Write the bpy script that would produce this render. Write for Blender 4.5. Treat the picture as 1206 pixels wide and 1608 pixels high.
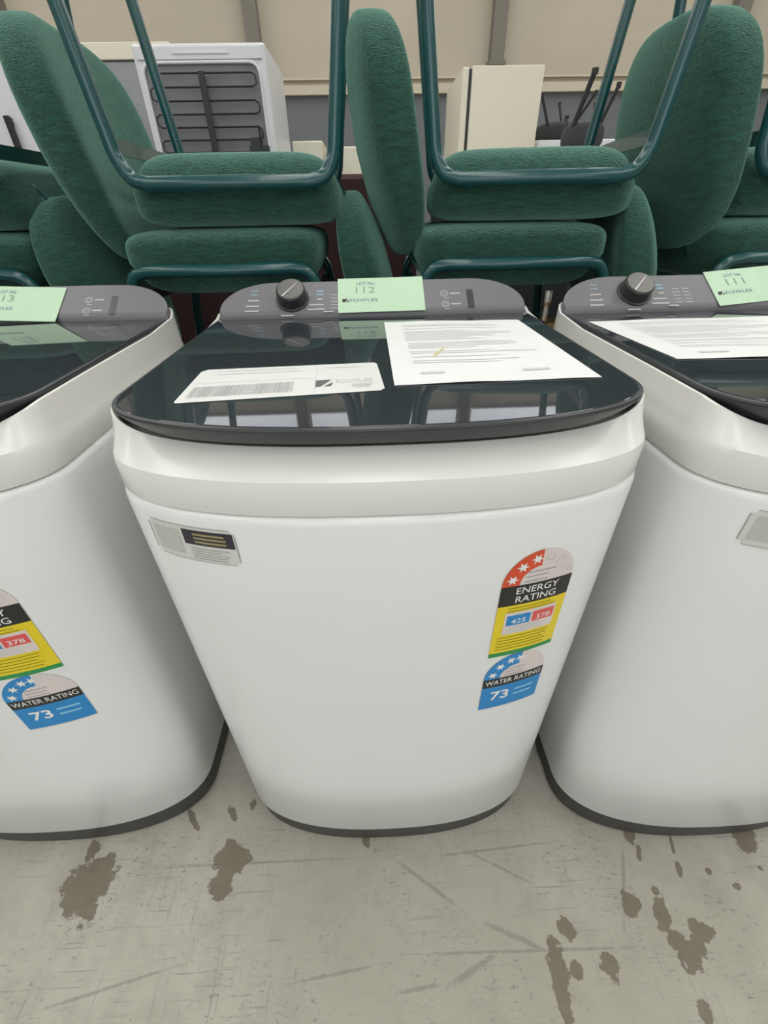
import bpy, math, random
from mathutils import Vector, Matrix
random.seed(7)
SC = bpy.context.scene
COL = SC.collection
for o in list(bpy.data.objects): bpy.data.objects.remove(o)

# ------------------------------------------------------------------ camera
CAM_H, F_PX, YAW, PITCH, ROLL = 1.05, 680.0, math.radians(1.5), math.radians(34.8), math.radians(-1.15)
cd = bpy.data.cameras.new('camera'); cam = bpy.data.objects.new('camera', cd); COL.objects.link(cam)
cd.sensor_fit = 'HORIZONTAL'; cd.sensor_width = 36.0; cd.lens = F_PX/1206*36; cd.clip_start = .02
fw = Vector((math.sin(YAW)*math.cos(PITCH), math.cos(YAW)*math.cos(PITCH), -math.sin(PITCH)))
rt = Vector((math.cos(YAW), -math.sin(YAW), 0)); up = rt.cross(fw)
r2 = math.cos(ROLL)*rt + math.sin(ROLL)*up; u2 = -math.sin(ROLL)*rt + math.cos(ROLL)*up
M = Matrix((r2, u2, -fw)).transposed().to_4x4(); M.translation = (0, 0, CAM_H)
cam.matrix_world = M
SC.camera = cam

# ------------------------------------------------------------------ world, exposure
w = bpy.data.worlds.new('world'); SC.world = w; w.use_nodes = True
bg = w.node_tree.nodes['Background']; bg.inputs[0].default_value = (.86, .93, 1, 1); bg.inputs[1].default_value = 1.9
SC.view_settings.view_transform = 'Standard'; SC.view_settings.look = 'None'
SC.view_settings.gamma = 1; SC.view_settings.use_curve_mapping = False
SC.view_settings.exposure = 0.0
SKYLIGHT = 3.4        # radiance of the translucent roof sheets
CLERESTORY = 2.0      # radiance of the high window band on the back wall

# ------------------------------------------------------------------ materials
def new_mat(name):
    m = bpy.data.materials.new(name); m.use_nodes = True
    return m, m.node_tree.nodes, m.node_tree.links, m.node_tree.nodes['Principled BSDF']
def mat(name, col, rough=.5, metal=0, var=0, vscale=6, bump=0, bscale=200, coat=0, sheen=0, emit=None, estr=0, stretch=None, ior=None):
    m, N, L, b = new_mat(name)
    b.inputs['Base Color'].default_value = (*col, 1); b.inputs['Roughness'].default_value = rough
    b.inputs['Metallic'].default_value = metal
    if ior: b.inputs['IOR'].default_value = ior
    if coat: b.inputs['Coat Weight'].default_value = coat; b.inputs['Coat Roughness'].default_value = .05
    if sheen:
        b.inputs['Sheen Weight'].default_value = sheen; b.inputs['Sheen Roughness'].default_value = .4
        b.inputs['Sheen Tint'].default_value = (.45, .85, .7, 1) if name.startswith('green') else (1, 1, 1, 1)
    if emit: b.inputs['Emission Color'].default_value = (*emit, 1); b.inputs['Emission Strength'].default_value = estr
    if var or bump:
        tc = N.new('ShaderNodeTexCoord'); src = tc.outputs['Object']
        if stretch:
            mp = N.new('ShaderNodeMapping'); mp.inputs['Scale'].default_value = stretch; L.new(src, mp.inputs[0]); src = mp.outputs[0]
    if var:
        n = N.new('ShaderNodeTexNoise'); n.inputs['Scale'].default_value = vscale; n.inputs['Detail'].default_value = 4; L.new(src, n.inputs[0])
        mr = N.new('ShaderNodeMapRange'); mr.inputs[1].default_value = .3; mr.inputs[2].default_value = .7; mr.inputs[3].default_value = 1-var; mr.inputs[4].default_value = 1+var
        L.new(n.outputs[0], mr.inputs[0])
        mx = N.new('ShaderNodeVectorMath'); mx.operation = 'SCALE'; mx.inputs[0].default_value = col; L.new(mr.outputs[0], mx.inputs['Scale'])
        L.new(mx.outputs[0], b.inputs['Base Color'])
    if bump:
        n = N.new('ShaderNodeTexNoise'); n.inputs['Scale'].default_value = bscale; n.inputs['Detail'].default_value = 3; L.new(src, n.inputs[0])
        bp = N.new('ShaderNodeBump'); bp.inputs['Strength'].default_value = bump; bp.inputs['Distance'].default_value = .004; L.new(n.outputs[0], bp.inputs['Height']); L.new(bp.outputs[0], b.inputs['Normal'])
    return m

def floor_material():
    m, N, L, b = new_mat('worn_concrete')
    tc = N.new('ShaderNodeTexCoord'); src = tc.outputs['Object']
    def noise(scale, detail=5, rough=.6, stretch=None, rot=0):
        s = src
        if stretch:
            mp = N.new('ShaderNodeMapping'); mp.inputs['Scale'].default_value = stretch; mp.inputs['Rotation'].default_value = (0, 0, rot); L.new(src, mp.inputs[0]); s = mp.outputs[0]
        n = N.new('ShaderNodeTexNoise'); n.inputs['Scale'].default_value = scale; n.inputs['Detail'].default_value = detail; n.inputs['Roughness'].default_value = rough; L.new(s, n.inputs[0])
        return n
    def math_(op, a, c, d=None):
        n = N.new('ShaderNodeMath'); n.operation = op
        for i, v in enumerate((a, c, d)):
            if v is None: continue
            if isinstance(v, (int, float)): n.inputs[i].default_value = v
            else: L.new(v, n.inputs[i])
        return n.outputs[0]
    def ramp(x, lo, hi, a, c):
        n = N.new('ShaderNodeMapRange'); n.interpolation_type = 'SMOOTHSTEP'
        for i, v in ((1, lo), (2, hi), (3, a), (4, c)): n.inputs[i].default_value = v
        L.new(x, n.inputs[0]); return n.outputs[0]
    def mix(f, a, c):
        n = N.new('ShaderNodeMix'); n.data_type = 'RGBA'
        if isinstance(f, (int, float)): n.inputs[0].default_value = f
        else: L.new(f, n.inputs[0])
        for i, v in ((6, a), (7, c)):
            if isinstance(v, tuple): n.inputs[i].default_value = (*v, 1)
            else: L.new(v, n.inputs[i])
        return n.outputs[2]
    base = mix(ramp(noise(1.6).outputs[0], .35, .65, 0, 1), (.385, .370, .310), (.475, .458, .395))
    base = mix(ramp(noise(14, 8, .7).outputs[0], .40, .68, 0, .6), base, (.33, .315, .265))
    pit = ramp(noise(70, 6, .75, (1, 2.2, 1), .7).outputs[0], .555, .65, 0, .75); dens = ramp(noise(5.5, 3).outputs[0], .42, .60, .12, 1)
    base = mix(math_('MULTIPLY', pit, dens), base, (.15, .145, .12))
    scr = ramp(noise(9, 4, .5, (1.2, 26, 1), .55).outputs[0], .60, .67, 0, .55)
    scr2 = ramp(noise(7, 4, .5, (30, 1.3, 1), -.25).outputs[0], .61, .68, 0, .45)
    base = mix(math_('MULTIPLY', math_('MAXIMUM', scr, scr2), ramp(noise(3).outputs[0], .42, .58, .1, 1)), base, (.23, .225, .185))
    def blobs(items, dist, dscale):
        wob = noise(dscale, 4, .6); prev = None
        for (x, y, rx, ry, a) in items:
            mp = N.new('ShaderNodeMapping'); mp.vector_type = 'TEXTURE'
            mp.inputs['Location'].default_value = (x, y, 0); mp.inputs['Rotation'].default_value = (0, 0, a); mp.inputs['Scale'].default_value = (rx, ry, 1)
            L.new(src, mp.inputs[0])
            ln = N.new('ShaderNodeVectorMath'); ln.operation = 'LENGTH'; L.new(mp.outputs[0], ln.inputs[0])
            prev = ln.outputs['Value'] if prev is None else math_('MINIMUM', prev, ln.outputs['Value'])
        return math_('ADD', prev, math_('MULTIPLY', math_('SUBTRACT', wob.outputs[0], .5), dist))
    # long drag marks, then oily brown stains, each a place of its own on the slab
    mk = blobs(MARKS, 1.6, 60); base = mix(ramp(mk, .3, 1.1, .55, 0), base, (.20, .195, .16))
    st = blobs(STAINS, 2.2, 46); base = mix(ramp(st, .92, 1.12, .85, 0), base, mix(noise(60).outputs[0], (.105, .082, .055), (.19, .155, .11)))
    L.new(base, b.inputs['Base Color'])
    L.new(ramp(noise(6).outputs[0], .3, .7, .38, .55), b.inputs['Roughness'])
    bp = N.new('ShaderNodeBump'); bp.inputs['Strength'].default_value = .12; bp.inputs['Distance'].default_value = .002
    L.new(noise(120, 4).outputs[0], bp.inputs['Height']); L.new(bp.outputs[0], b.inputs['Normal'])
    return m

def ground(u, v):      # a pixel on the floor, as a point of the slab
    d = r2*((u-603)/F_PX) - u2*((v-804)/F_PX) + fw
    k = -CAM_H/d.z
    return d.x*k, d.y*k
STAINS = []
for (u, v, rx, ry, a) in [(132, 1400, .060, .040, .75), (158, 1372, .035, .035, 0), (145, 1335, .014, .022, 0), (362, 1352, .034, .040, -.3), (348, 1388, .026, .026, 0),
        (385, 1345, .022, .014, .5), (366, 1278, .008, .020, -.6), (398, 1262, .010, .012, 0), (303, 1286, .008, .030, -.7), (575, 1322, .010, .014, 0),
        (988, 1310, .014, .020, .2), (1003, 1340, .006, .016, .4), (1066, 1366, .006, .018, .3), (1054, 1322, .004, .024, .3), (1168, 1312, .026, .030, .6),
        (990, 1420, .020, .024, .2), (1030, 1400, .008, .008, 0), (1040, 1435, .016, .034, .35), (1062, 1475, .020, .018, 0), (1100, 1462, .024, .018, .4),
        (1085, 1502, .024, .026, .3), (1098, 1485, .014, .02, 0), (890, 1458, .016, .018, 0), (878, 1525, .018, .044, .1), (884, 1565, .012, .036, 0),
        (958, 1520, .020, .020, 0), (1108, 1592, .012, .018, .3), (1112, 1368, .007, .006, 0), (1158, 1392, .010, .006, 0), (1193, 1363, .007, .006, 0), (905, 1520, .012, .014, .2)]:
    x, y = ground(u, v); STAINS.append((x, y, rx*.82, ry*.82, -a))
MARKS = []
for (u0, v0, u1, v1, wd) in [(608, 1340, 740, 1440, .005), (740, 1440, 900, 1512, .005), (600, 1500, 1060, 1486, .003), (978, 1310, 980, 1480, .004), (640, 1350, 900, 1318, .003),
        (20, 1600, 300, 1510, .003), (690, 1560, 790, 1490, .006), (620, 1560, 700, 1545, .004), (430, 1550, 620, 1510, .003), (200, 1365, 600, 1345, .003), (720, 1330, 860, 1400, .003)]:
    a, c = ground(u0, v0), ground(u1, v1)
    MARKS.append(((a[0]+c[0])/2, (a[1]+c[1])/2, math.dist(a, c)/2, wd, math.atan2(c[1]-a[1], c[0]-a[0])))

def wall_material():
    m, N, L, b = new_mat('painted_concrete_wall')
    tc = N.new('ShaderNodeTexCoord'); sx = N.new('ShaderNodeSeparateXYZ'); L.new(tc.outputs['Object'], sx.inputs[0])
    n = N.new('ShaderNodeTexNoise'); n.inputs['Scale'].default_value = 1.3; n.inputs['Detail'].default_value = 6; L.new(tc.outputs['Object'], n.inputs[0])
    cr = N.new('ShaderNodeMix'); cr.data_type = 'RGBA'; cr.inputs[6].default_value = (.46, .41, .325, 1); cr.inputs[7].default_value = (.58, .52, .42, 1); L.new(n.outputs[0], cr.inputs[0])
    g = N.new('ShaderNodeMath'); g.operation = 'GREATER_THAN'; g.inputs[1].default_value = 2.34; L.new(sx.outputs[2], g.inputs[0])
    mx = N.new('ShaderNodeMix'); mx.data_type = 'RGBA'; mx.inputs[6].default_value = (.16, .172, .182, 1); L.new(g.outputs[0], mx.inputs[0]); L.new(cr.outputs[2], mx.inputs[7])
    L.new(mx.outputs[2], b.inputs['Base Color']); b.inputs['Roughness'].default_value = .7
    return m

white_steel = mat('white_enamel', (.80, .81, .80), .28, var=.02, vscale=3, coat=.3)
white_plastic = mat('white_plastic', (.80, .795, .76), .25, coat=.2)
base_grey = mat('dark_grey_plinth', (.045, .043, .040), .5)
lid_frame_m = mat('lid_charcoal_plastic', (.030, .031, .034), .32)
glass_m = mat('dark_tinted_glass', (.036, .041, .048), .03, ior=1.5)
console_m = mat('console_grey_plastic', (.175, .170, .182), .42, bump=.02, bscale=900)
dial_m = mat('dial_dark_grey', (.035, .035, .034), .35)
dial_top_m = mat('dial_brushed_top', (.16, .155, .145), .35, metal=.5)
chrome = mat('chrome', (.75, .75, .72), .15, metal=1)
legend_m = mat('legend_white', (.55, .55, .55), .5)
legend_b = mat('legend_blue', (.25, .42, .50), .5)
slot_m = mat('display_slot', (.06, .06, .065), .25)
paper_m = mat('paper_white', (.86, .87, .86), .6, var=.02, vscale=20)
sticker_m = mat('sticker_white', (.80, .81, .78), .4)
pouch_m = mat('sticker_pale_grey', (.66, .665, .62), .3)
green_card_m = mat('pale_green_card', (.54, .74, .53), .6, var=.02, vscale=20)
ink = mat('ink_black', (.02, .02, .02), .5); ink_soft = mat('ink_grey', (.40, .40, .40), .6); ink_faint = mat('ink_faint', (.64, .64, .64), .6); ink_mid = mat('ink_mid', (.12, .12, .12), .6)
ink_blue = mat('ink_blue_grey', (.16, .24, .36), .6); ink_pencil = mat('ink_pencil', (.30, .40, .32), .6)
gold = mat('ink_gold', (.30, .27, .13), .5); navy = mat('print_dark_violet', (.030, .024, .040), .4)
p_red = mat('print_red', (.68, .075, .025), .4); p_yellow = mat('print_yellow', (.80, .62, .015), .4); p_green = mat('print_green', (.02, .28, .07), .4)
p_blue = mat('print_blue', (.015, .24, .58), .4); p_black = mat('print_black', (.016, .016, .014), .4); p_white = mat('print_white', (.82, .82, .80), .4)
p_pink = mat('print_blush', (.72, .65, .62), .4); p_redbox = mat('print_scarlet', (.75, .10, .09), .4); p_olive = mat('print_olive', (.30, .25, .01), .5)
fabric = mat('green_wool', (.016, .074, .050), .95, var=.42, vscale=40, bump=.9, bscale=150, sheen=1.0, stretch=(1, 1, 4.5))
teal_metal = mat('teal_tube', (.010, .078, .080), .25, coat=.4)
foot_m = mat('black_foot', (.02, .02, .02), .6)
dark_wood = mat('dark_laminate', (.05, .04, .035), .5, var=.2, vscale=8)
cream_m = mat('cream_enamel', (.78, .74, .60), .35); fridge_white = mat('fridge_white', (.76, .77, .79), .3)
coil_bg = mat('coil_grey', (.20, .20, .215), .5, var=.15, vscale=5); black_m = mat('black_metal', (.018, .018, .02), .4)
grey_m = mat('grey_paint', (.30, .31, .33), .5); maroon = mat('maroon_cloth', (.045, .018, .019), .9, bump=.3, bscale=150)
char_cloth = mat('charcoal_cloth', (.04, .04, .045), .9)
col_m = mat('column_taupe', (.20, .185, .155), .6)
cream_ledge = mat('cream_ledge', (.60, .54, .42), .6)
roof_m = mat('roof_foil', (.62, .63, .64), .5)
sky_m = mat('skylight_sheet', (.8, .85, .9), .5, emit=(1.0, .985, .945), estr=SKYLIGHT)
cler_m = mat('clerestory_sheet', (.8, .85, .9), .5, emit=(.90, .94, 1.0), estr=CLERESTORY)
brass = mat('brass_fitting', (.45, .30, .16), .3, metal=1)

# ------------------------------------------------------------------ object helpers
def obj(name, verts, faces, m, parent=None, smooth=False, angle=None):
    me = bpy.data.meshes.new(name); me.from_pydata([tuple(v) for v in verts], [], faces); me.update()
    if m: me.materials.append(m)
    if smooth: me.polygons.foreach_set('use_smooth', [True]*len(me.polygons))
    o = bpy.data.objects.new(name, me); COL.objects.link(o)
    if parent: o.parent = parent
    if smooth and angle: me.set_sharp_from_angle(angle=math.radians(angle))
    return o
def tag(o, label, cat, group=None):
    o['label'] = label; o['category'] = cat
    if group: o['group'] = group
    return o
def struct(o): o['kind'] = 'structure'; return o
def empty(name, loc, rz=0):
    e = bpy.data.objects.new(name, None); COL.objects.link(e); e.location = loc; e.rotation_euler = (0, 0, rz); e.empty_display_size = .1
    return e
class MB:
    def __init__(s): s.v = []; s.f = []
    def add(s, v, f):
        k = len(s.v); s.v += [tuple(p) for p in v]; s.f += [tuple(i+k for i in q) for q in f]; return s
    def box(s, x0, x1, y0, y1, z0, z1, b=0):
        if b <= 0:
            v = [(x, y, z) for z in (z0, z1) for y in (y0, y1) for x in (x0, x1)]
            return s.add(v, [(0, 2, 3, 1), (4, 5, 7, 6), (0, 1, 5, 4), (2, 6, 7, 3), (0, 4, 6, 2), (1, 3, 7, 5)])
        # chamfered box: rounded in plan, with chamfered top and bottom
        def lp(i, z):
            X0, X1, Y0, Y1 = x0+i, x1-i, y0+i, y1-i; c = b; P = []
            for (cx, cy, a0) in ((X1-c, Y0+c, -90), (X1-c, Y1-c, 0), (X0+c, Y1-c, 90), (X0+c, Y0+c, 180)):
                for k in range(4):
                    a = math.radians(a0+k*30); P.append((cx+c*math.cos(a), cy+c*math.sin(a), z))
            return P
        e = b*.5
        return s.loft([lp(e, z0), lp(0, z0+e), lp(0, z1-e), lp(e, z1)])
    def loft(s, rings, cap0=True, cap1=True, closed=True):
        n = len(rings[0]); v = [p for r in rings for p in r]; f = []
        for i in range(len(rings)-1):
            for j in range(n if closed else n-1):
                k = (j+1) % n; f.append((i*n+j, i*n+k, (i+1)*n+k, (i+1)*n+j))
        if cap0: f.append(tuple(reversed(range(n))))
        if cap1: f.append(tuple(range((len(rings)-1)*n, len(rings)*n)))
        return s.add(v, f)
    def tube(s, pts, r, n=10, cap=True):
        P = [Vector(p) for p in pts]; rings = []; nx = None
        for i, p in enumerate(P):
            t = (P[min(i+1, len(P)-1)]-P[max(i-1, 0)]).normalized()
            if nx is None: nx = t.orthogonal().normalized()
            nx = (nx - t*nx.dot(t)).normalized(); b = t.cross(nx)
            rings.append([tuple(p+nx*r*math.cos(2*math.pi*k/n)+b*r*math.sin(2*math.pi*k/n)) for k in range(n)])
        return s.loft(rings, cap, cap)
    def cyl(s, c, r, z0, z1, n=24, r1=None):
        r1 = r if r1 is None else r1
        return s.loft([[(c[0]+q*math.cos(2*math.pi*k/n), c[1]+q*math.sin(2*math.pi*k/n), z) for k in range(n)] for q, z in ((r, z0), (r1, z1))])
    def build(s, name, m, parent=None, smooth=False, angle=35): return obj(name, s.v, s.f, m, parent, smooth, angle if smooth else None)
def fillet(pts, r, n=6):
    P = [Vector(p) for p in pts]; out = [P[0]]
    for i in range(1, len(P)-1):
        a = (P[i-1]-P[i]); c = (P[i+1]-P[i]); la, lc = a.length, c.length; a /= la; c /= lc
        q = min(r, la*.45, lc*.45); A, C = P[i]+a*q, P[i]+c*q
        for k in range(n+1):
            t = k/n; out.append(A*(1-t)**2 + P[i]*2*t*(1-t) + C*t*t)
    out.append(P[-1]); return out
def squad(rx, ry, rz, e1, e2, nu=40, nv=20, fn=None):
    def sp(v, e): return math.copysign(abs(v)**e, v)
    V = []; F = []
    for j in range(1, nv):
        a = -math.pi/2+math.pi*j/nv
        for i in range(nu):
            b = 2*math.pi*i/nu
            V.append((rx*sp(math.cos(a), e1)*sp(math.cos(b), e2), ry*sp(math.cos(a), e1)*sp(math.sin(b), e2), rz*sp(math.sin(a), e1)))
    for j in range(nv-2):
        for i in range(nu):
            k = (i+1) % nu; F.append((j*nu+i, j*nu+k, (j+1)*nu+k, (j+1)*nu+i))
    s = len(V); V += [(0, 0, -rz), (0, 0, rz)]
    for i in range(nu):
        k = (i+1) % nu; F.append((s, k, i)); F.append((s+1, (nv-2)*nu+i, (nv-2)*nu+k))
    if fn: V = [fn(*p) for p in V]
    return V, F
def copy_tree(o, parent=None):
    c = o.copy(); COL.objects.link(c)
    if parent: c.parent = parent
    for ch in list(o.children): copy_tree(ch, c)
    return c

# flat print: shapes in (u, v), laid on a surface by a mapping (u, v, lift) -> point
def rect(u0, v0, u1, v1, nx=1):
    V = []; F = []
    for i in range(nx+1):
        u = u0+(u1-u0)*i/nx; V += [(u, v0), (u, v1)]
    for i in range(nx): F.append((2*i, 2*i+2, 2*i+3, 2*i+1))
    return V, F
def poly(P): return list(P), [tuple(range(len(P)))]
def star(cx, cy, r, n=6, a0=0):
    return poly([(cx+(r if k % 2 == 0 else r*.42)*math.cos(a0+math.pi*k/n), cy+(r if k % 2 == 0 else r*.42)*math.sin(a0+math.pi*k/n)) for k in range(2*n)])
def arch(cx, cy, rx, ry, a0, a1, q=0, n=20):
    if q == 0:      # a filled fan is laid down as nested bands so that it can follow a curved surface
        V, F = [], []
        for b0 in range(4):
            W_, G_ = arch(cx, cy, rx*(b0+1)/4, ry*(b0+1)/4, a0, a1, max(b0/(b0+1), 1e-4), n); k_ = len(V); V += W_; F += [tuple(i+k_ for i in g) for g in G_]
        return V, F
    V = []; F = []
    for i in range(n+1):
        a = math.radians(a0+(a1-a0)*i/n); V += [(cx+q*rx*math.cos(a), cy+q*ry*math.sin(a)), (cx+rx*math.cos(a), cy+ry*math.sin(a))]
    for i in range(n): F.append((2*i, 2*i+1, 2*i+3, 2*i+2))
    return V, F
def ring2(cx, cy, r, wd, n=16): return arch(cx, cy, r, r, 0, 360, 1-wd/r, n)
def text(s, u0, v0, u1, v1, bold=0.0):
    c = bpy.data.curves.new('txt', 'FONT'); c.body = s; c.offset = bold; c.resolution_u = 3
    o = bpy.data.objects.new('txt', c); COL.objects.link(o)
    dg = bpy.context.evaluated_depsgraph_get(); me = bpy.data.meshes.new_from_object(o.evaluated_get(dg))
    V = [(v.co.x, v.co.y) for v in me.vertices]; F = [tuple(p.vertices) for p in me.polygons]
    bpy.data.objects.remove(o); bpy.data.curves.remove(c); bpy.data.meshes.remove(me)
    X0, X1 = min(p[0] for p in V), max(p[0] for p in V); Y0, Y1 = min(p[1] for p in V), max(p[1] for p in V)
    return [(u0+(x-X0)/(X1-X0)*(u1-u0), v0+(y-Y0)/(Y1-Y0)*(v1-v0)) for x, y in V], F
def lines(u0, u1, v0, v1, n, th, seed=1, ragged=.25):
    R = random.Random(seed); out = []
    for i in range(n):
        v = v0+(v1-v0)*i/max(n-1, 1); e = u1-(u1-u0)*ragged*R.random(); out.append(rect(u0, v-th/2, e, v+th/2, 6))
    return out
def prints(name, shapes, fn, lift, m, parent):
    b = MB()
    for V, F in shapes: b.add([fn(u, v, lift) for u, v in V], F)
    o = b.build(name, m, parent)
    if name in SMALL and len(shapes) > 1: o['kind'] = 'stuff'
    return o
SMALL = ('legend_print', 'wash_symbols', 'fine_print', 'text_lines', 'barcode', 'blank_star', 'title_print', 'logo_mark', 'lettering', 'border')

# ------------------------------------------------------------------ the room
struct(MB().box(-9, 9, -9, 8.2, -.2, 0).build('floor', floor_material()))
wb = struct(MB().box(-9, 9, 8, 8.2, 0, 5).build('wall_back', wall_material()))
wm = wb.data.materials[0]
struct(MB().box(-9.2, -9, -9, 8.2, 0, 5).build('wall_left', wm)); struct(MB().box(9, 9.2, -9, 8.2, 0, 5).build('wall_right', wm))
struct(MB().box(-9, -4, -9.2, -9, 0, 5).box(4, 9, -9.2, -9, 0, 5).box(-4, 4, -9.2, -9, 4.3, 5).build('wall_front', wm))   # roller door left open
struct(MB().box(-9.2, 9.2, -9.2, 8.2, 5, 5.2).build('ceiling', roof_m))
led = struct(MB().box(-9, 9, 7.93, 7.999, 2.335, 2.43).box(-9, 9, 7.95, 7.999, 2.48, 2.50).build('trim_1', cream_ledge))
for i, x in enumerate((-7.4, -4.35, -1.31, 1.78, 4.83, 7.9)):
    struct(MB().box(x-.085, x+.085, 7.86, 7.999, 2.62, 4.999).box(x-.085, x+.085, 7.84, 7.86, 2.6, 4.999).box(x-.11, x+.11, 7.82, 7.999, 2.58, 2.62).build('trim_%d' % (i+2), col_m))
k = 1
for x in (-6.6, -3.3, 0, 3.3, 6.6):
    for (y0, y1) in ((-8, -4.6), (-4.2, -.8), (-.4, 3.2), (3.6, 7.2)):
        struct(MB().box(x-.55, x+.55, y0, y1, 4.97, 4.999).build('window_%d' % k, sky_m)); k += 1
for x0, x1 in ((-8.9, -7.55), (-7.2, -4.5), (-4.2, -1.45), (-1.15, 1.65), (1.95, 4.7), (5, 7.75), (8.05, 8.9)):
    wn = struct(MB().box(x0, x1, 7.97, 7.999, 3.9, 4.85).build('window_%d' % k, cler_m)); k += 1
    MB().box(x0, x1, 7.94, 7.97, 3.86, 3.9).box(x0, x1, 7.94, 7.97, 4.35, 4.38).build('window_frame', col_m, wn)

# ------------------------------------------------------------------ washing machine
NSUP = 2.4
def plan(a, D, dep, rb, y0=0.0, nf=26, nb=7):
    """closed outline, counter-clockwise seen from above: bowed front, straight sides, rounded back"""
    H = []
    for i in range(nf+1):
        t = math.pi/2*i/nf; t = math.pi/2*(1-(1-i/nf)**1.25)
        H.append((a*math.sin(t)**(2/NSUP), y0+D*(1-math.cos(t)**(2/NSUP))))
    for k in (.25, .5, .75): H.append((a, y0+D+(dep-y0-rb-D)*k))
    for i in range(nb+1):
        t = math.pi/2*i/nb; H.append((a-rb+rb*math.cos(t), dep-rb+rb*math.sin(t)))
    return H + [(-x, y) for x, y in reversed(H) if x > 1e-6]
def inset(P, d):
    n = len(P); out = []
    for i in range(n):
        a, c = P[i-1], P[(i+1) % n]; tx, ty = c[0]-a[0], c[1]-a[1]; l = math.hypot(tx, ty) or 1
        q = d(P[i]) if callable(d) else d
        out.append((P[i][0]-ty/l*q, P[i][1]+tx/l*q))
    return out
def lift(P, z): return [(x, y, z((x, y)) if callable(z) else z) for x, y in P]
def sm(x, a, b):
    t = min(max((x-a)/(b-a), 0), 1); return t*t*(3-2*t)
A0, A1, DEP, DB, ZS = .286, .297, .60, .12, .808
def front_y(x, z):
    a = A0+(A1-A0)*min(max((z-.055)/.75, 0), 1); t = min(abs(x)/a, .9999)
    return DB*(1-(1-t**NSUP)**(1/NSUP))
def on_front(u, v, l):       # print laid on the bowed front panel
    e = .004; dx = (front_y(u+e, v)-front_y(u-e, v))/(2*e); n = math.hypot(1, dx)
    return (u+dx/n*l, front_y(u, v)-l/n, v)
LZ = .890
CY, CZ, CL = .52, .893, math.hypot(.07, .05)
def on_console(u, d, l): return (u, CY+.07*d/CL-.05/CL*l, CZ+.05*d/CL+.07/CL*l)
def on_lid(u, v, l): return (u, v, LZ+.0006+l)

def washer_labels(root, dz):
    f = on_front
    e = prints('energy_label', [arch(.173, .699+dz, .0445, .049, 0, 180), rect(.1285, .573+dz, .2175, .699+dz, 8)], f, .0006, p_pink, root)
    e['label'] = 'energy rating sticker with red star arch over black and yellow bands'
    cx, cz, rx, ry = .173, .699+dz, .0445, .049
    prints('star_arch', [arch(cx, cz, rx, ry, 92, 180, .52)], f, .0009, p_red, e)
    for k, a in enumerate((165, 133, 103)):
        prints('star', [star(cx+.76*rx*math.cos(math.radians(a)), cz+.76*ry*math.sin(math.radians(a)), .0078)], f, .0012, p_white, e)
    prints('blank_star', [ring2(cx+.76*rx*math.cos(math.radians(a)), cz+.76*ry*math.sin(math.radians(a)), .006, .0012, 6) for a in (75, 47, 20)], f, .0011, ink_faint, e)
    prints('fine_print', lines(.156, .192, cz+.004, cz+.018, 3, .0016, 2), f, .0010, ink_soft, e)
    prints('title_band', [rect(.1285, .667+dz, .2175, .699+dz, 8)], f, .0009, p_black, e)
    prints('lettering', [text('ENERGY', .148, .685+dz, .201, .6955+dz, .006), text('RATING', .149, .671+dz, .200, .6815+dz, .006)], f, .0012, p_white, e)
    prints('yellow_panel', [rect(.1285, .581+dz, .2175, .667+dz, 8)], f, .0009, p_yellow, e)
    prints('fine_print', lines(.142, .206, .657+dz, .662+dz, 2, .0014, 3)+lines(.135, .205, .587+dz, .610+dz, 5, .0014, 4), f, .0012, p_olive, e)
    prints('figure_panel', [rect(.140, .6155+dz, .207, .6545+dz, 6)], f, .0012, p_pink, e)
    prints('figure_box', [rect(.143, .632+dz, .1735, .6495+dz, 4)], f, .0015, p_blue, e)
    prints('figure_box', [rect(.1765, .632+dz, .2045, .6495+dz, 4)], f, .0015, p_redbox, e)
    prints('lettering', [text('425', .149, .635+dz, .168, .643+dz, .005), text('378', .1815, .635+dz, .200, .643+dz, .005)], f, .0018, p_white, e)
    prints('fine_print', lines(.144, .203, .619+dz, .628+dz, 4, .001, 5), f, .0015, ink_faint, e)
    prints('green_band', [rect(.1285, .573+dz, .2175, .581+dz, 8)], f, .0009, p_green, e)
    w_ = prints('water_label', [arch(.173, .524+dz, .0445, .0485, 0, 180), rect(.1285, .4505+dz, .2175, .524+dz, 8)], f, .0006, p_pink, root)
    w_['label'] = 'water rating sticker with blue star arch and blue band below'
    cz = .524+dz; ry = .0485
    prints('star_arch', [arch(cx, cz, rx, ry, 84, 180, .5)], f, .0009, p_blue, w_)
    for a in (166, 136, 108, 86): prints('star', [star(cx+.76*rx*math.cos(math.radians(a)), cz+.76*ry*math.sin(math.radians(a)), .0074)], f, .0012, p_white, w_)
    prints('fine_print', lines(.157, .19, cz+.004, cz+.017, 3, .0015, 6), f, .0010, ink_soft, w_)
    prints('title_band', [rect(.1285, .505+dz, .2175, .524+dz, 8)], f, .0009, p_black, w_)
    prints('lettering', [text('WATER RATING', .132, .5105+dz, .214, .5205+dz, .004)], f, .0012, p_white, w_)
    prints('litre_band', [rect(.1285, .4535+dz, .2175, .505+dz, 8)], f, .0009, p_blue, w_)
    prints('lettering', [text('73', .143, .473+dz, .170, .4935+dz, .02)], f, .0012, p_white, w_)
    prints('fine_print', lines(.178, .208, .477+dz, .489+dz, 2, .004, 7), f, .0012, mat('print_sky', (.25, .55, .78), .4), w_)
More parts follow.
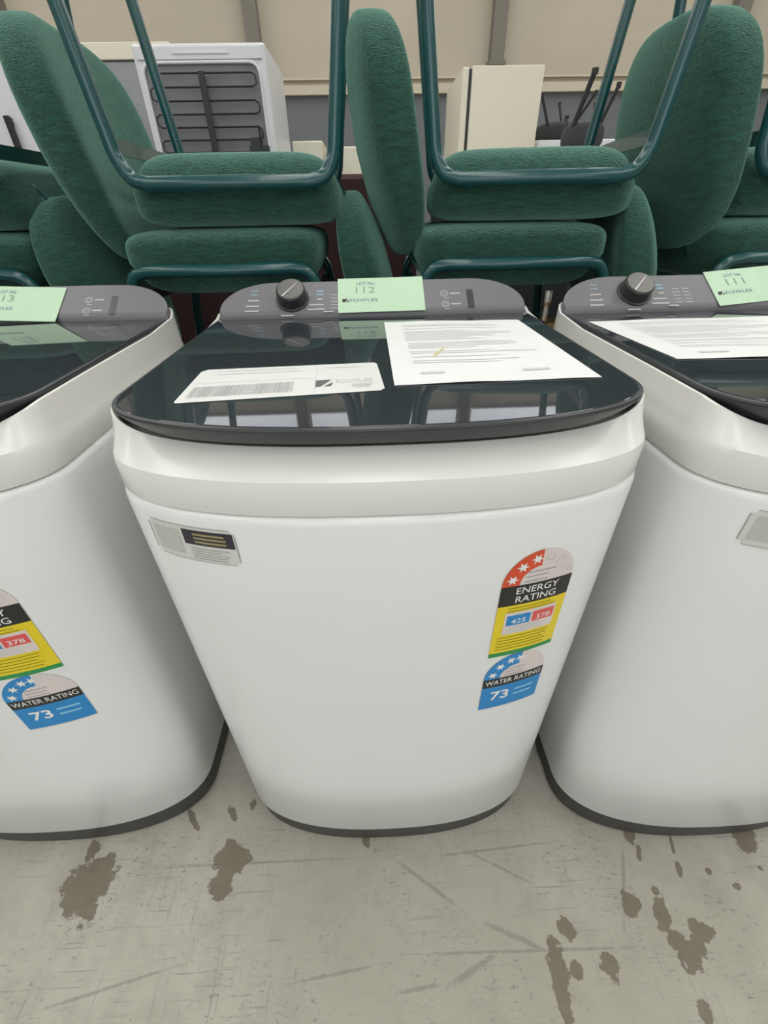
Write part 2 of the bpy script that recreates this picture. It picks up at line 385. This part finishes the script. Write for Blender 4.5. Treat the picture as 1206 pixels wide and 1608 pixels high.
def service_label(root, x0=-.2525, z0=.7425, z1=.789):
    f = on_front; x1 = x0+.099; c = .005
    s = prints('service_label', [rect(x0+c, z0, x1-c, z1, 8), rect(x0, z0+c, x0+c, z1-c), rect(x1-c, z0+c, x1, z1-c)], f, .0008, pouch_m, root)
    s['label'] = 'clear edged service sticker with dark violet title box'
    t = .0008
    prints('border', [rect(x0+c, z0, x1-c, z0+t, 8), rect(x0+c, z1-t, x1-c, z1, 8), rect(x0, z0+c, x0+t, z1-c), rect(x1-t, z0+c, x1, z1-c)], f, .0011, ink_soft, s)
    prints('title_box', [rect(x0+.041, z1-.0235, x1-.002, z1-.004, 6)], f, .0012, navy, s)
    prints('title_print', lines(x0+.053, x1-.010, z1-.019, z1-.009, 3, .0028, 4, .1), f, .0015, gold, s)
    prints('fine_print', lines(x0+.046, x0+.09, z0+.004, z0+.018, 5, .0012, 9), f, .0012, ink_soft, s)
    prints('code_margin', [rect(x0+.006, z0+.007, x0+.037, z1-.007, 3)], f, .0010, mat('print_greige', (.52, .525, .49), .4), s)
def barcode_label(root):
    f = on_lid; Q = [(-.2145, .0967), (.0052, .1190), (-.0021, .2245), (-.2183, .2117)]
    def bl(s, t, l):
        x = (Q[0][0]*(1-s)+Q[1][0]*s)*(1-t)+(Q[3][0]*(1-s)+Q[2][0]*s)*t; y = (Q[0][1]*(1-s)+Q[1][1]*s)*(1-t)+(Q[3][1]*(1-s)+Q[2][1]*s)*t
        return f(x, y, l)
    b = prints('barcode_label', [poly([(.0, .03), (.012, 0), (.975, 0), (1, .06), (1, .94), (.985, 1), (.03, 1), (0, .93)])], bl, .0006, sticker_m, root)
    b['label'] = 'white asset sticker with barcode and auction logo'
    R = random.Random(3); u = .04; S = []
    while u < .545:
        wd = R.choice((.002, .003, .004, .006)); S.append(rect(u, .12, u+wd, .42)); u += wd+R.choice((.003, .004, .006))
    prints('barcode', S, bl, .0010, ink_soft, b)
    prints('logo_mark', [poly([(.655, .22), (.68, .22), (.735, .42), (.655, .42)]), poly([(.70, .22), (.735, .22), (.745, .34)])], bl, .0010, ink_mid, b)
    prints('lettering', [text('FOWLES', .76, .30, .95, .42, .001)], bl, .0010, ink_faint, b)
    prints('fine_print', lines(.10, .60, .80, .90, 2, .02, 3)+lines(.70, .93, .86, .86, 1, .02, 5)+lines(.84, .96, .16, .24, 3, .02, 6)+[rect(.652, .05, .655, .97), rect(.03, .52, .65, .527)], bl, .0009, ink_faint, b)

def console_prints(con, right=True):
    f = on_console; S = []; B = []
    for x, d, wd in ((-.229, .064, .014), (-.229, .055, .014)): B.append(rect(x, d-.0012, x+wd, d+.0012))
    for x, d, wd in ((-.232, .041, .020), (-.235, .028, .024), (-.237, .016, .026), (-.170, .004, .024), (-.104, .041, .010), (-.118, .028, .026), (-.122, .017, .032), (-.092, .011, .018)):
        S.append(rect(x, d-.0014, x+wd, d+.0014))
    for x, d, wd in ((-.106, .060, .013), (-.106, .052, .013)): B.append(rect(x, d-.002, x+wd, d+.002))
    B.append(star(-.120, .050, .006, 4))
    for j in range(5): S.append(rect(-.078, .018+j*.008, -.064, .0195+j*.008)); S.append(rect(-.058, .018+j*.008, -.046, .0195+j*.008))
    for d in (.0475, .022):
        S.append(ring2(.134, d, .0075, .0012)); S.append(ring2(.134, d, .004, .001)); S.append(rect(.145, d-.0015, .163, d+.0015))
        S.append(rect(.132, d-.012, .142, d-.0108))
    prints('legend_print', S, f, .0004, legend_m, con); prints('wash_symbols', B, f, .0004, legend_b, con)
    prints('display_slot', [rect(.176, .012, .188, .056)], f, .0004, slot_m, con)

def make_washer():
    root = empty('washing_machine', (0, 0, 0))
    # plinth
    p = plan(A0-.004, DB, DEP-.004, .05, .004)
    MB().loft([lift(inset(p, .006), 0), lift(p, .010), lift(p, .060)]).build('plinth', base_grey, root, True, 40)
    # steel cabinet
    R = []
    for z, i in ((.060, .003), (.063, .0), (.25, 0), (.45, 0), (.65, 0), (.796, 0), (.8015, .0012), (.8045, .0035), (.8055, .007)):
        a = A0+(A1-A0)*min(max((z-.055)/.75, 0), 1); R.append(lift(inset(plan(a, DB, DEP, .05), i), z))
    MB().loft(R).build('cabinet', white_steel, root, True, 60)
    # top cover
    P = plan(A1, DB, DEP, .07)
    fr = lambda q: 1-sm(q[1], .02, .13)
    rimz = lambda q: .884-.023*(1-sm(q[1], .030, .135))+.018*sm(q[1], .50, .57)
    ins = lambda q: .0055+.036*fr(q)*1.0
    def mixr(t):   # leaning ledge between crease and rim
        A = inset(P, .0035); Z0 = .845; Bq = inset(P, ins)
        return [(A[i][0]*(1-t)+Bq[i][0]*t, A[i][1]*(1-t)+Bq[i][1]*t, Z0*(1-t)+rimz(P[i])*t) for i in range(len(P))]
    R = [lift(inset(P, .006), .8065), lift(inset(P, .003), .8075), lift(inset(P, .0022), .809), lift(inset(P, .0022), .838), mixr(0.0), mixr(.12), mixr(.5), mixr(.86), mixr(1)]
    inn = inset(P, lambda q: ins(q)+.0022); inn2 = inset(P, lambda q: ins(q)+.005)
    R.append([(x, y, rimz(P[i])+.0012) for i, (x, y) in enumerate(inn)])
    R.append([(x, y, rimz(P[i])-.001) for i, (x, y) in enumerate(inn2)])
    R.append([(x, y, .8575) for x, y in inset(P, lambda q: ins(q)+.006)])
    MB().loft(R).build('top_cover', white_plastic, root, True, 32)
    # lid
    L0 = plan(.2885, DB, .528, .012, .021)
    fi = lambda q: .002+.011*(1-sm(q[1], .05, .16)); zl = lambda q: LZ-.007-.0115*(1-sm(q[1], .05, .17))
    lo = inset(L0, fi)
    R = [[(x, y, zl(L0[i])-.004) for i, (x, y) in enumerate(inset(L0, lambda q: fi(q)+.004))], [(x, y, zl(L0[i])) for i, (x, y) in enumerate(lo)],
         lift(inset(L0, .0004), LZ-.004), lift(L0, LZ-.0022), lift(inset(L0, .001), LZ-.0004), lift(inset(L0, .0028), LZ)]
    lid = MB().loft(R).build('lid', lid_frame_m, root, True, 30); lid['label'] = 'dark glass lid with charcoal frame'
    G = inset(L0, .005)
    MB().loft([lift(G, LZ-.001), lift(G, LZ+.0002), lift(inset(G, .0008), LZ+.0006)]).build('glass_panel', glass_m, lid, True, 20)
    # control console
    C = []
    a, rb, y0, y1 = .2845, .100, .5285, .592
    H = [(0, y0), (a-.012, y0), (a-.003, y0+.003)]
    for i in range(13):
        t = math.pi/2*i/12; H.append((a-rb+rb*math.cos(t), y0+.010+(y1-y0-.010)*math.sin(t)))
    H.append((0, y1)); C = H+[(-x, y) for x, y in reversed(H) if x > 1e-6]
    ct = lambda q: CZ+(q[1]-CY)/.07*.05
    top = [(x, y, ct((x, y))) for x, y in inset(C, .005)]; n_ = len(top)
    cm = MB().loft([lift(C, .868), [(x, y, ct((x, y))-.006) for x, y in C], [(x, y, ct((x, y))-.0018) for x, y in inset(C, .0016)], top], True, False)
    con = cm.build('control_console', console_m, root, True, 30)
    fm = MB().add(top, [(0, 1, n_-1)]+[(k_, k_+1, n_-k_-1, n_-k_) for k_ in range(1, n_//2)]).build('console_face', console_m, con)
    con['label'] = 'grey sloping control console'
    console_prints(con)
    # dial standing square on the sloping face
    b = MB(); n = 40
    c0 = on_console(-.150, .043, 0); ex = Vector((1, 0, 0)); ey = Vector((0, .07, .05)).normalized(); ez = ex.cross(ey)
    def dl(r, h): return [tuple(Vector(c0)+ex*r*math.cos(2*math.pi*k/n)+ey*r*math.sin(2*math.pi*k/n)+ez*h) for k in range(n)]
    b.loft([dl(.031, 0), dl(.031, .002), dl(.0275, .003), dl(.0262, .021), dl(.0245, .023), dl(.0235, .0232)])
    d = b.build('dial', dial_m, root, True, 35)
    t = MB().loft([dl(.0232, .0228), dl(.0232, .0236)]).build('dial_cap', dial_top_m, d, True, 30)
    def on_dial(u, v, l): return tuple(Vector(c0)+ex*u+ey*v+ez*(.0236+l))
    q = math.radians(50); cs, sn = math.cos(q), math.sin(q)
    prints('pointer', [poly([(-.022*cs+.0011*sn, -.022*sn-.0011*cs), (.018*cs+.0004*sn, .018*sn-.0004*cs), (.018*cs-.0004*sn, .018*sn+.0004*cs), (-.022*cs-.0011*sn, -.022*sn+.0011*cs)])], on_dial, .0005, p_white, d)
    # water inlet on the back
    iv = MB().cyl((-.280, .634), .006, .862, .894, 14).cyl((-.280, .634), .0088, .894, .915, 14).build('inlet_valve', chrome, root, True, 40)
    MB().cyl((-.280, .634), .0078, .886, .894, 14).box(-.288, -.240, .590, .642, .846, .862).build('inlet_collar', brass, iv)
    return root
SPOTS = [('C', .011, .340, 'white top-loading washing machine in the middle, its lid carrying a notice and barcode sticker'),
         ('L', -.660, .363, 'white top-loading washing machine at the left edge with a bare dark lid'),
         ('R', .643, .316, 'white top-loading washing machine at the right edge with paper across its lid')]
proto = make_washer()
for i, (k, x, y, lab) in enumerate(SPOTS):
    o = proto if i == 0 else copy_tree(proto)
    o.location = (x, y, 0); tag(o, lab, 'washing machine', 'washing machines in a row')
    if k == 'C': W0 = o
    if k == 'L': W1 = o
    if k == 'R': W2 = o
washer_labels(W0, 0); washer_labels(W1, -.038); washer_labels(W2, 0)
service_label(W0); service_label(W2, -.248, .744, .789); service_label(W1)
barcode_label(W0)

def lot_card(machine, num, x0, ang, lab, wd=.161, ht=.082):
    mx, my = machine.location.x, machine.location.y
    e = empty('lot_card', (mx, my, 0)); tag(e, lab, 'lot card', 'pale green auction lot cards')
    ca, sa = math.cos(ang), math.sin(ang)
    def f(u, v, l):
        p = on_console(x0+u*ca-v*sa, .006+u*sa+v*ca, l+.0012); return p
    b = MB()
    for (l0) in (0,):
        V, F = rect(0, 0, wd, ht, 1); top = [f(u, v, .0004) for u, v in V]; bot = [f(u, v, .0) for u, v in V]
        b.loft([[bot[i] for i in (0, 2, 3, 1)], [top[i] for i in (0, 2, 3, 1)]])
    c = b.build('card', green_card_m, e)
    prints('fold_line', [rect(wd*.49, .001, wd*.492, ht-.001)], f, .0008, mat('card_fold', (.50, .72, .55), .6), e)
    prints('lot_caption', [text('LOT No.', wd*.22, ht*.79, wd*.44, ht*.88, .003)], f, .0008, ink_blue, e)
    prints('lot_number', [text(num, wd*.21, ht*.55, wd*.43, ht*.73)], f, .0008, ink_pencil, e)
    prints('logo_mark', [poly([(wd*.05, ht*.30), (wd*.08, ht*.30), (wd*.115, ht*.39), (wd*.05, ht*.39)]), poly([(wd*.09, ht*.30), (wd*.12, ht*.30), (wd*.125, ht*.36)])], f, .0008, ink, e)
    prints('lettering', [text('FOWLES', wd*.14, ht*.30, wd*.46, ht*.39, .004)], f, .0008, ink_blue, e)
lot_card(W0, '112', -.065, .01, 'pale green lot card numbered 112 on the middle console')
lot_card(W1, '113', -.078, -.06, 'pale green lot card numbered 113 on the left console')
lot_card(W2, '111', .000, .10, 'pale green lot card numbered 111 on the right console')

def notice(machine, Q, lab, streak):
    e = empty('paper_notice', (machine.location.x, machine.location.y, 0)); tag(e, lab, 'paper', 'printed notices lying on the lids')
    def f(s, t, l):
        x = (Q[0][0]*(1-s)+Q[1][0]*s)*(1-t)+(Q[3][0]*(1-s)+Q[2][0]*s)*t; y = (Q[0][1]*(1-s)+Q[1][1]*s)*(1-t)+(Q[3][1]*(1-s)+Q[2][1]*s)*t
        return (x, y, LZ+.0009+l+.0012*math.sin(s*5+t*3)**2*(s*(1-s)*4))
    n = 10; V = []; F = []
    for l in (.0002, .0006):
        for j in range(n+1):
            for i in range(n+1): V.append(f(i/n, j/n, l))
    K = (n+1)**2
    for j in range(n):
        for i in range(n):
            a = j*(n+1)+i; F.append((a+K, a+1+K, a+n+2+K, a+n+1+K)); F.append((a, a+n+1, a+n+2, a+1))
    per = [i for i in range(n+1)]+[j*(n+1)+n for j in range(1, n+1)]+[n*(n+1)+i for i in range(n-1, -1, -1)]+[j*(n+1) for j in range(n-1, 0, -1)]
    for i in range(len(per)):
        a, c = per[i], per[(i+1) % len(per)]; F.append((a, c, c+K, a+K))
    sh = obj('sheet', V, F, paper_m, e, True, 40)
    S = []
    R = random.Random(5); v = .90
    while v > .2:
        S.append(rect(.12, v, .12+.74*(.55+.45*R.random()), v+.006, 8)); v -= .028 if R.random() < .8 else .055
    prints('text_lines', S+[rect(.14, .10, .26, .125, 3), rect(.66, .10, .80, .125, 3)], f, .0011, ink_faint, e)
    if streak: prints('reflection_streak', [poly([(.24, .33), (.25, .32), (.335, .45), (.325, .455)])], f, .0012, mat('reflection_yellow', (.72, .62, .28), .5), e)  # yellowish reflection on the sheet, painted as a flat streak
notice(W0, [(.0158, .1329), (.2520, .1411), (.2489, .4575), (.0169, .4646)], 'white printed notice sheet lying on the middle lid beside the barcode sticker', True)
notice(W2, [(-.2561, .2261), (.060, .218), (.064, .458), (-.2721, .452)], 'white printed notice sheet lying across the right lid below its dial', False)

# ------------------------------------------------------------------ green chairs stacked seat to seat
def make_chair():
    root = empty('stacking_chair', (0, 0, 0)); HR = .397
    def seat_fn(x, y, z):
        s = 1-.13*min(1, max(0, -z/.05)); return (x*s, y*s, (z if z > 0 else z*1.13)+.408+(.003*(1-(y/.24)**2) if z > 0 else 0))
    V, F = squad(.222, .220, .061, .36, .30, 56, 26, seat_fn)
    obj('seat', V, F, fabric, root, True)
    HB = .207
    def back_fn(x, y, z):
        t = (z+HB)/(2*HB)
        x = x*(1-(.20*abs(z/HB)**3 if z > 0 else .45*(z/HB)**2)) + .040*(y/.23)**2
        wd = 1-.06*max(0, (z/HB))**2-.10*max(0, -z/HB)**2
        return (x-.243-.080*t-.012*math.sin(t*3.1), y*wd, z+.405+HB)
    V2, F2 = squad(HB, .216, .054, .40, .58, 52, 22)      # thin axis turned along x
    obj('backrest', [back_fn(z, y, x) for x, y, z in V2], [tuple(reversed(q)) for q in F2], fabric, root, True)
    for sy in (-1, 1):
        y = sy*.222; yb = sy*.240
        pts = fillet([(.252, y, .004), (.2095, y, HR-.040), (.189, sy*.224, HR-.006), (.155, sy*.231, HR)], .032, 6)
        pts += [Vector((.10, sy*.237, HR)), Vector((0, yb, HR)), Vector((-.10, sy*.237, HR))]
        pts += fillet([(-.155, sy*.231, HR), (-.189, sy*.224, HR-.006), (-.2095, y, HR-.040), (-.252, y, .004)], .032, 6)
        fr = MB().tube(pts, .0132, 12).build('side_frame', teal_metal, root, True, 60)
        for sx in (-1, 1):
            MB().cyl((sx*.252, y), .016, 0, .022, 12).build('foot_cap', foot_m, fr, True, 50)
    for sx in (-1, 1):
        MB().box(sx*.204-.003, sx*.204+.003, -.222, .222, HR-.072, HR-.047).build('cross_bar', teal_metal, root)
        MB().tube(fillet([(-.10, sx*.11, HR-.028), (-.19, sx*.11, HR-.028), (-.262, sx*.11, HR+.08), (-.305, sx*.11, HR+.20)], .04, 5), .008, 8).build('back_bracket', teal_metal, root, True, 50)
    return root
TZ = .553
chair0 = make_chair()
UP = [(.336, 1.322, 0, 'upright green upholstered chair of the stack behind the middle washing machine, its backrest seen edge-on'),
      (-.322, 1.322, .02, 'upright green upholstered chair of the stack behind the gap between left and middle washers'),
      (1.005, 1.322, 0, 'upright green upholstered chair at the far right, turning its broad round backrest to the camera'),
      (-.950, 1.322, .03, 'upright green upholstered chair at the left edge, under the leftmost upturned chair')]
DN = [(.380, 1.322, -.11, 'upturned green chair with legs in the air, right of the middle edge-on backrest'),
      (-.272, 1.322, .03, 'upturned green chair with legs in the air, in front of the white fridge back'),
      (1.03, 1.322, -.05, 'upturned green chair cut off by the right edge of the photo'),
      (-.935, 1.322, .02, 'upturned green chair cut off by the left edge of the photo')]
for i, (x, y, rz, lab) in enumerate(UP):
    o = chair0 if i == 0 else copy_tree(chair0)
    o.location = (x, y, TZ); o.rotation_euler = (0, 0, rz); tag(o, lab, 'chair', 'green chairs stacked seat to seat')
for i, (x, y, rz, lab) in enumerate(DN):
    o = copy_tree(chair0)
    o.location = (x, y, TZ+2*.4720+.0005); o.rotation_euler = (0, math.pi, rz); tag(o, lab, 'chair', 'green chairs stacked seat to seat')
tb = empty('low_table', (0, 1.42, 0)); tag(tb, 'low dark table carrying the green chair stacks behind the washers', 'table')
MB().box(-1.75, 1.75, -.43, .40, TZ-.035, TZ).build('table_top', dark_wood, tb)
for x in (-1.65, -.55, .55, 1.65):
    for y in (-.37, .34): MB().box(x-.025, x+.025, y-.025, y+.025, 0, TZ-.035).build('leg', black_m, tb)

# ------------------------------------------------------------------ appliances and furniture stored behind
def appliance(name, label, loc, wd, dp, ht, body_m, cat='fridge', group=None, split=None, handle=None, rz=0):
    e = empty(name, loc, rz); tag(e, label, cat, group)
    MB().box(-wd/2, wd/2, .05, dp, .03, ht, .012).build('body', body_m, e, True, 30)
    zs = [(.05, ht-.004)] if not split else [(.05, split-.004), (split+.004, ht-.004)]
    for z0, z1 in zs:
        d = MB().box(-wd/2, wd/2, 0, .046, z0, z1, .010).build('door', body_m, e, True, 30)
        hx = (handle if handle is not None else wd/2-.05); zc = z1-.30
        MB().box(hx-.012, hx+.012, -.03, -.012, zc-.12, zc+.12, .004).box(hx-.008, hx+.008, -.013, .002, zc-.115, zc-.09).box(hx-.008, hx+.008, -.013, .002, zc+.09, zc+.115).build('handle', black_m, d)
    for x in (-wd/2+.06, wd/2-.06):
        for y in (.1, dp-.06): MB().cyl((x, y), .02, 0, .03, 10).build('foot', foot_m, e)
    return e
# fridge seen from behind
e = empty('fridge', (-.742, 2.9, 0)); tag(e, 'white fridge turned back to front showing black condenser coils', 'fridge')
W, H = .616, 1.70
MB().box(-W/2, W/2, .0, .56, .06, H, .015).build('body', fridge_white, e, True, 30)
MB().box(-W/2+.02, W/2-.02, .565, .62, .06, H-.005, .012).build('door', fridge_white, e, True, 30)
MB().box(-W/2+.02, W/2-.02, -.008, .0, H-.055, H-.012, .003).box(-.12, .14, -.012, -.008, H-.037, H-.031).build('top_rail', fridge_white, e)
pn = MB().box(-.265, .265, -.006, -.001, .35, H-.07, .002).build('back_panel', coil_bg, e)
MB().tube(fillet([(-.272, -.010, .3), (-.272, -.010, H-.066), (.272, -.010, H-.066), (.272, -.010, .3)], .05, 6), .007, 8).build('panel_rim', fridge_white, e, True, 50)
for i in range(22):
    z = H-.105-i*.0480
    MB().tube([(-.235, -.030, z), (.235, -.030, z)], .0036, 6).build('coil_wire', black_m, e, True, 50)
for s in (-1, 1):
    for i in range(21):
        if (i % 2 == 0) == (s > 0):
            z = H-.105-i*.0480
            MB().tube([(s*.235, -.030, z), (s*.252, -.030, z-.010), (s*.252, -.030, z-.038), (s*.235, -.030, z-.048)], .0036, 6).build('coil_bend', black_m, e, True, 50)
MB().box(-.012, .016, -.040, -.032, .6, H-.10).build('coil_strap', black_m, e)
MB().tube([(.20, -.024, .4), (.20, -.024, H-.36)], .006, 8).tube([(.235, -.024, .4), (.235, -.024, H-.30)], .005, 8).build('riser_pipe', black_m, e, True, 50)
MB().box(.18, .275, -.05, -.006, 1.30, 1.33).box(.19, .235, -.055, -.006, 1.24, 1.36).build('terminal_box', black_m, e)
for x in (-.25, .25):
    for y in (.08, .5): MB().cyl((x, y), .025, 0, .06, 10).build('foot', foot_m, e)
# cream fridge beyond, seen from its side
e = empty('fridge', (.985, 4.0, 0)); tag(e, 'tall cream fridge with dark door seal near the back wall', 'fridge')
MB().box(-.235, .25, 0, .68, .04, 1.828, .008).build('body', cream_m, e, True, 30)
MB().box(-.252, -.237, .012, .668, .05, 1.815).build('door_seal', black_m, e)
MB().box(-.30, -.254, .0, .68, .04, 1.822, .012).build('door', cream_m, e, True, 30)
for x in (-.18, .18):
    for y in (.1, .58): MB().cyl((x, y), .025, 0, .04, 10).build('foot', foot_m, e)
appliance('fridge', 'white fridge with black handle at the left edge behind the chairs', (-1.76, 2.6, 0), .72, .62, 1.60, fridge_white, handle=.225)
e = appliance('cabinet', 'grey cabinet with cream top just left of the fridge back', (-1.40, 3.6, 0), .62, .55, 1.79, grey_m, 'cabinet')
MB().box(-.32, .32, -.01, .56, 1.791, 1.862, .006).build('cream_top', cream_m, e)
appliance('small_freezer', 'short cream freezer beside the fridge back, taller of the low cream pair', (-.34, 3.55, 0), .14*1.35, .45, 1.42, cream_m, 'freezer')
appliance('small_freezer', 'low cream freezer glimpsed between the two middle chair stacks', (.04, 3.6, 0), .50, .5, 1.395, cream_m, 'freezer')
appliance('low_freezer', 'low white freezer carrying an upturned black stool', (1.08, 2.95, 0), .98, .5, 1.314, fridge_white, 'freezer')
appliance('low_freezer', 'white freezer at the back carrying the far upturned stool', (1.66, 4.3, 0), .62, .55, 1.48, fridge_white, 'freezer')
def stool(loc, r, legs, lab):
    e = empty('upturned_stool', loc); tag(e, lab, 'stool', 'upturned black stools')
    V, F = squad(r, r, .062, .6, 1.0, 28, 12, lambda x, y, z: (x, y, z+.062)); obj('seat_pad', V, F, char_cloth, e, True)
    for (x0, y0, x1, y1, z1, q) in legs:
        l = MB().tube([(x0, y0, .09), (x1, y1, z1)], q, 8).build('leg', black_m, e, True, 50)
        MB().cyl((x1, y1), q*1.25, z1-.012, z1+.012, 10).build('foot_cap', foot_m, l)
stool((1.255, 3.2, 1.314), .115, [(-.085, -.05, -.035, -.10, .312, .014), (.06, .05, .085, .10, .21, .010), (-.06, .05, -.075, .09, .155, .010), (.06, -.05, .11, -.09, .26, .010)], 'near black stool standing upturned on the low white freezer')
stool((1.56, 4.55, 1.48), .16, [(-.10, -.10, -.21, -.20, .25, .010), (.10, -.10, .15, -.30, .25, .010), (.08, .08, .04, .12, .25, .010), (-.08, .08, -.18, .25, .17, .010)], 'far black stool, only its thin upturned legs showing')
# maroon sofa glimpsed low between the stacks; charcoal one added to darken gaps
def sofa(loc, lab, m, top, hw=.86):
    e = empty('sofa', loc); tag(e, lab, 'sofa')
    MB().box(-hw, hw, .02, .16, .12, top, .03).build('backrest', m, e, True, 40)
    MB().box(-hw+.15, hw-.15, .16, .62, .12, .45, .03).build('seat', m, e, True, 40)
    for s in (-1, 1): MB().box(s*(hw-.075)-.072, s*(hw-.075)+.072, .16, .64, .12, .64, .03).build('armrest', m, e, True, 40)
    for x in (-hw+.1, hw-.1):
        for y in (.08, .58): MB().cyl((x, y), .025, 0, .12, 10).build('leg', black_m, e)
sofa((-.66, 1.92, 0), 'dark maroon high-backed sofa glimpsed low between the green chairs', maroon, 1.16)
sofa((1.12, 1.92, 0), 'unseen charcoal sofa added to darken the gaps behind the right green chairs', char_cloth, 1.06)  # unseen, added as dark backing that blocks bright slits between the seats
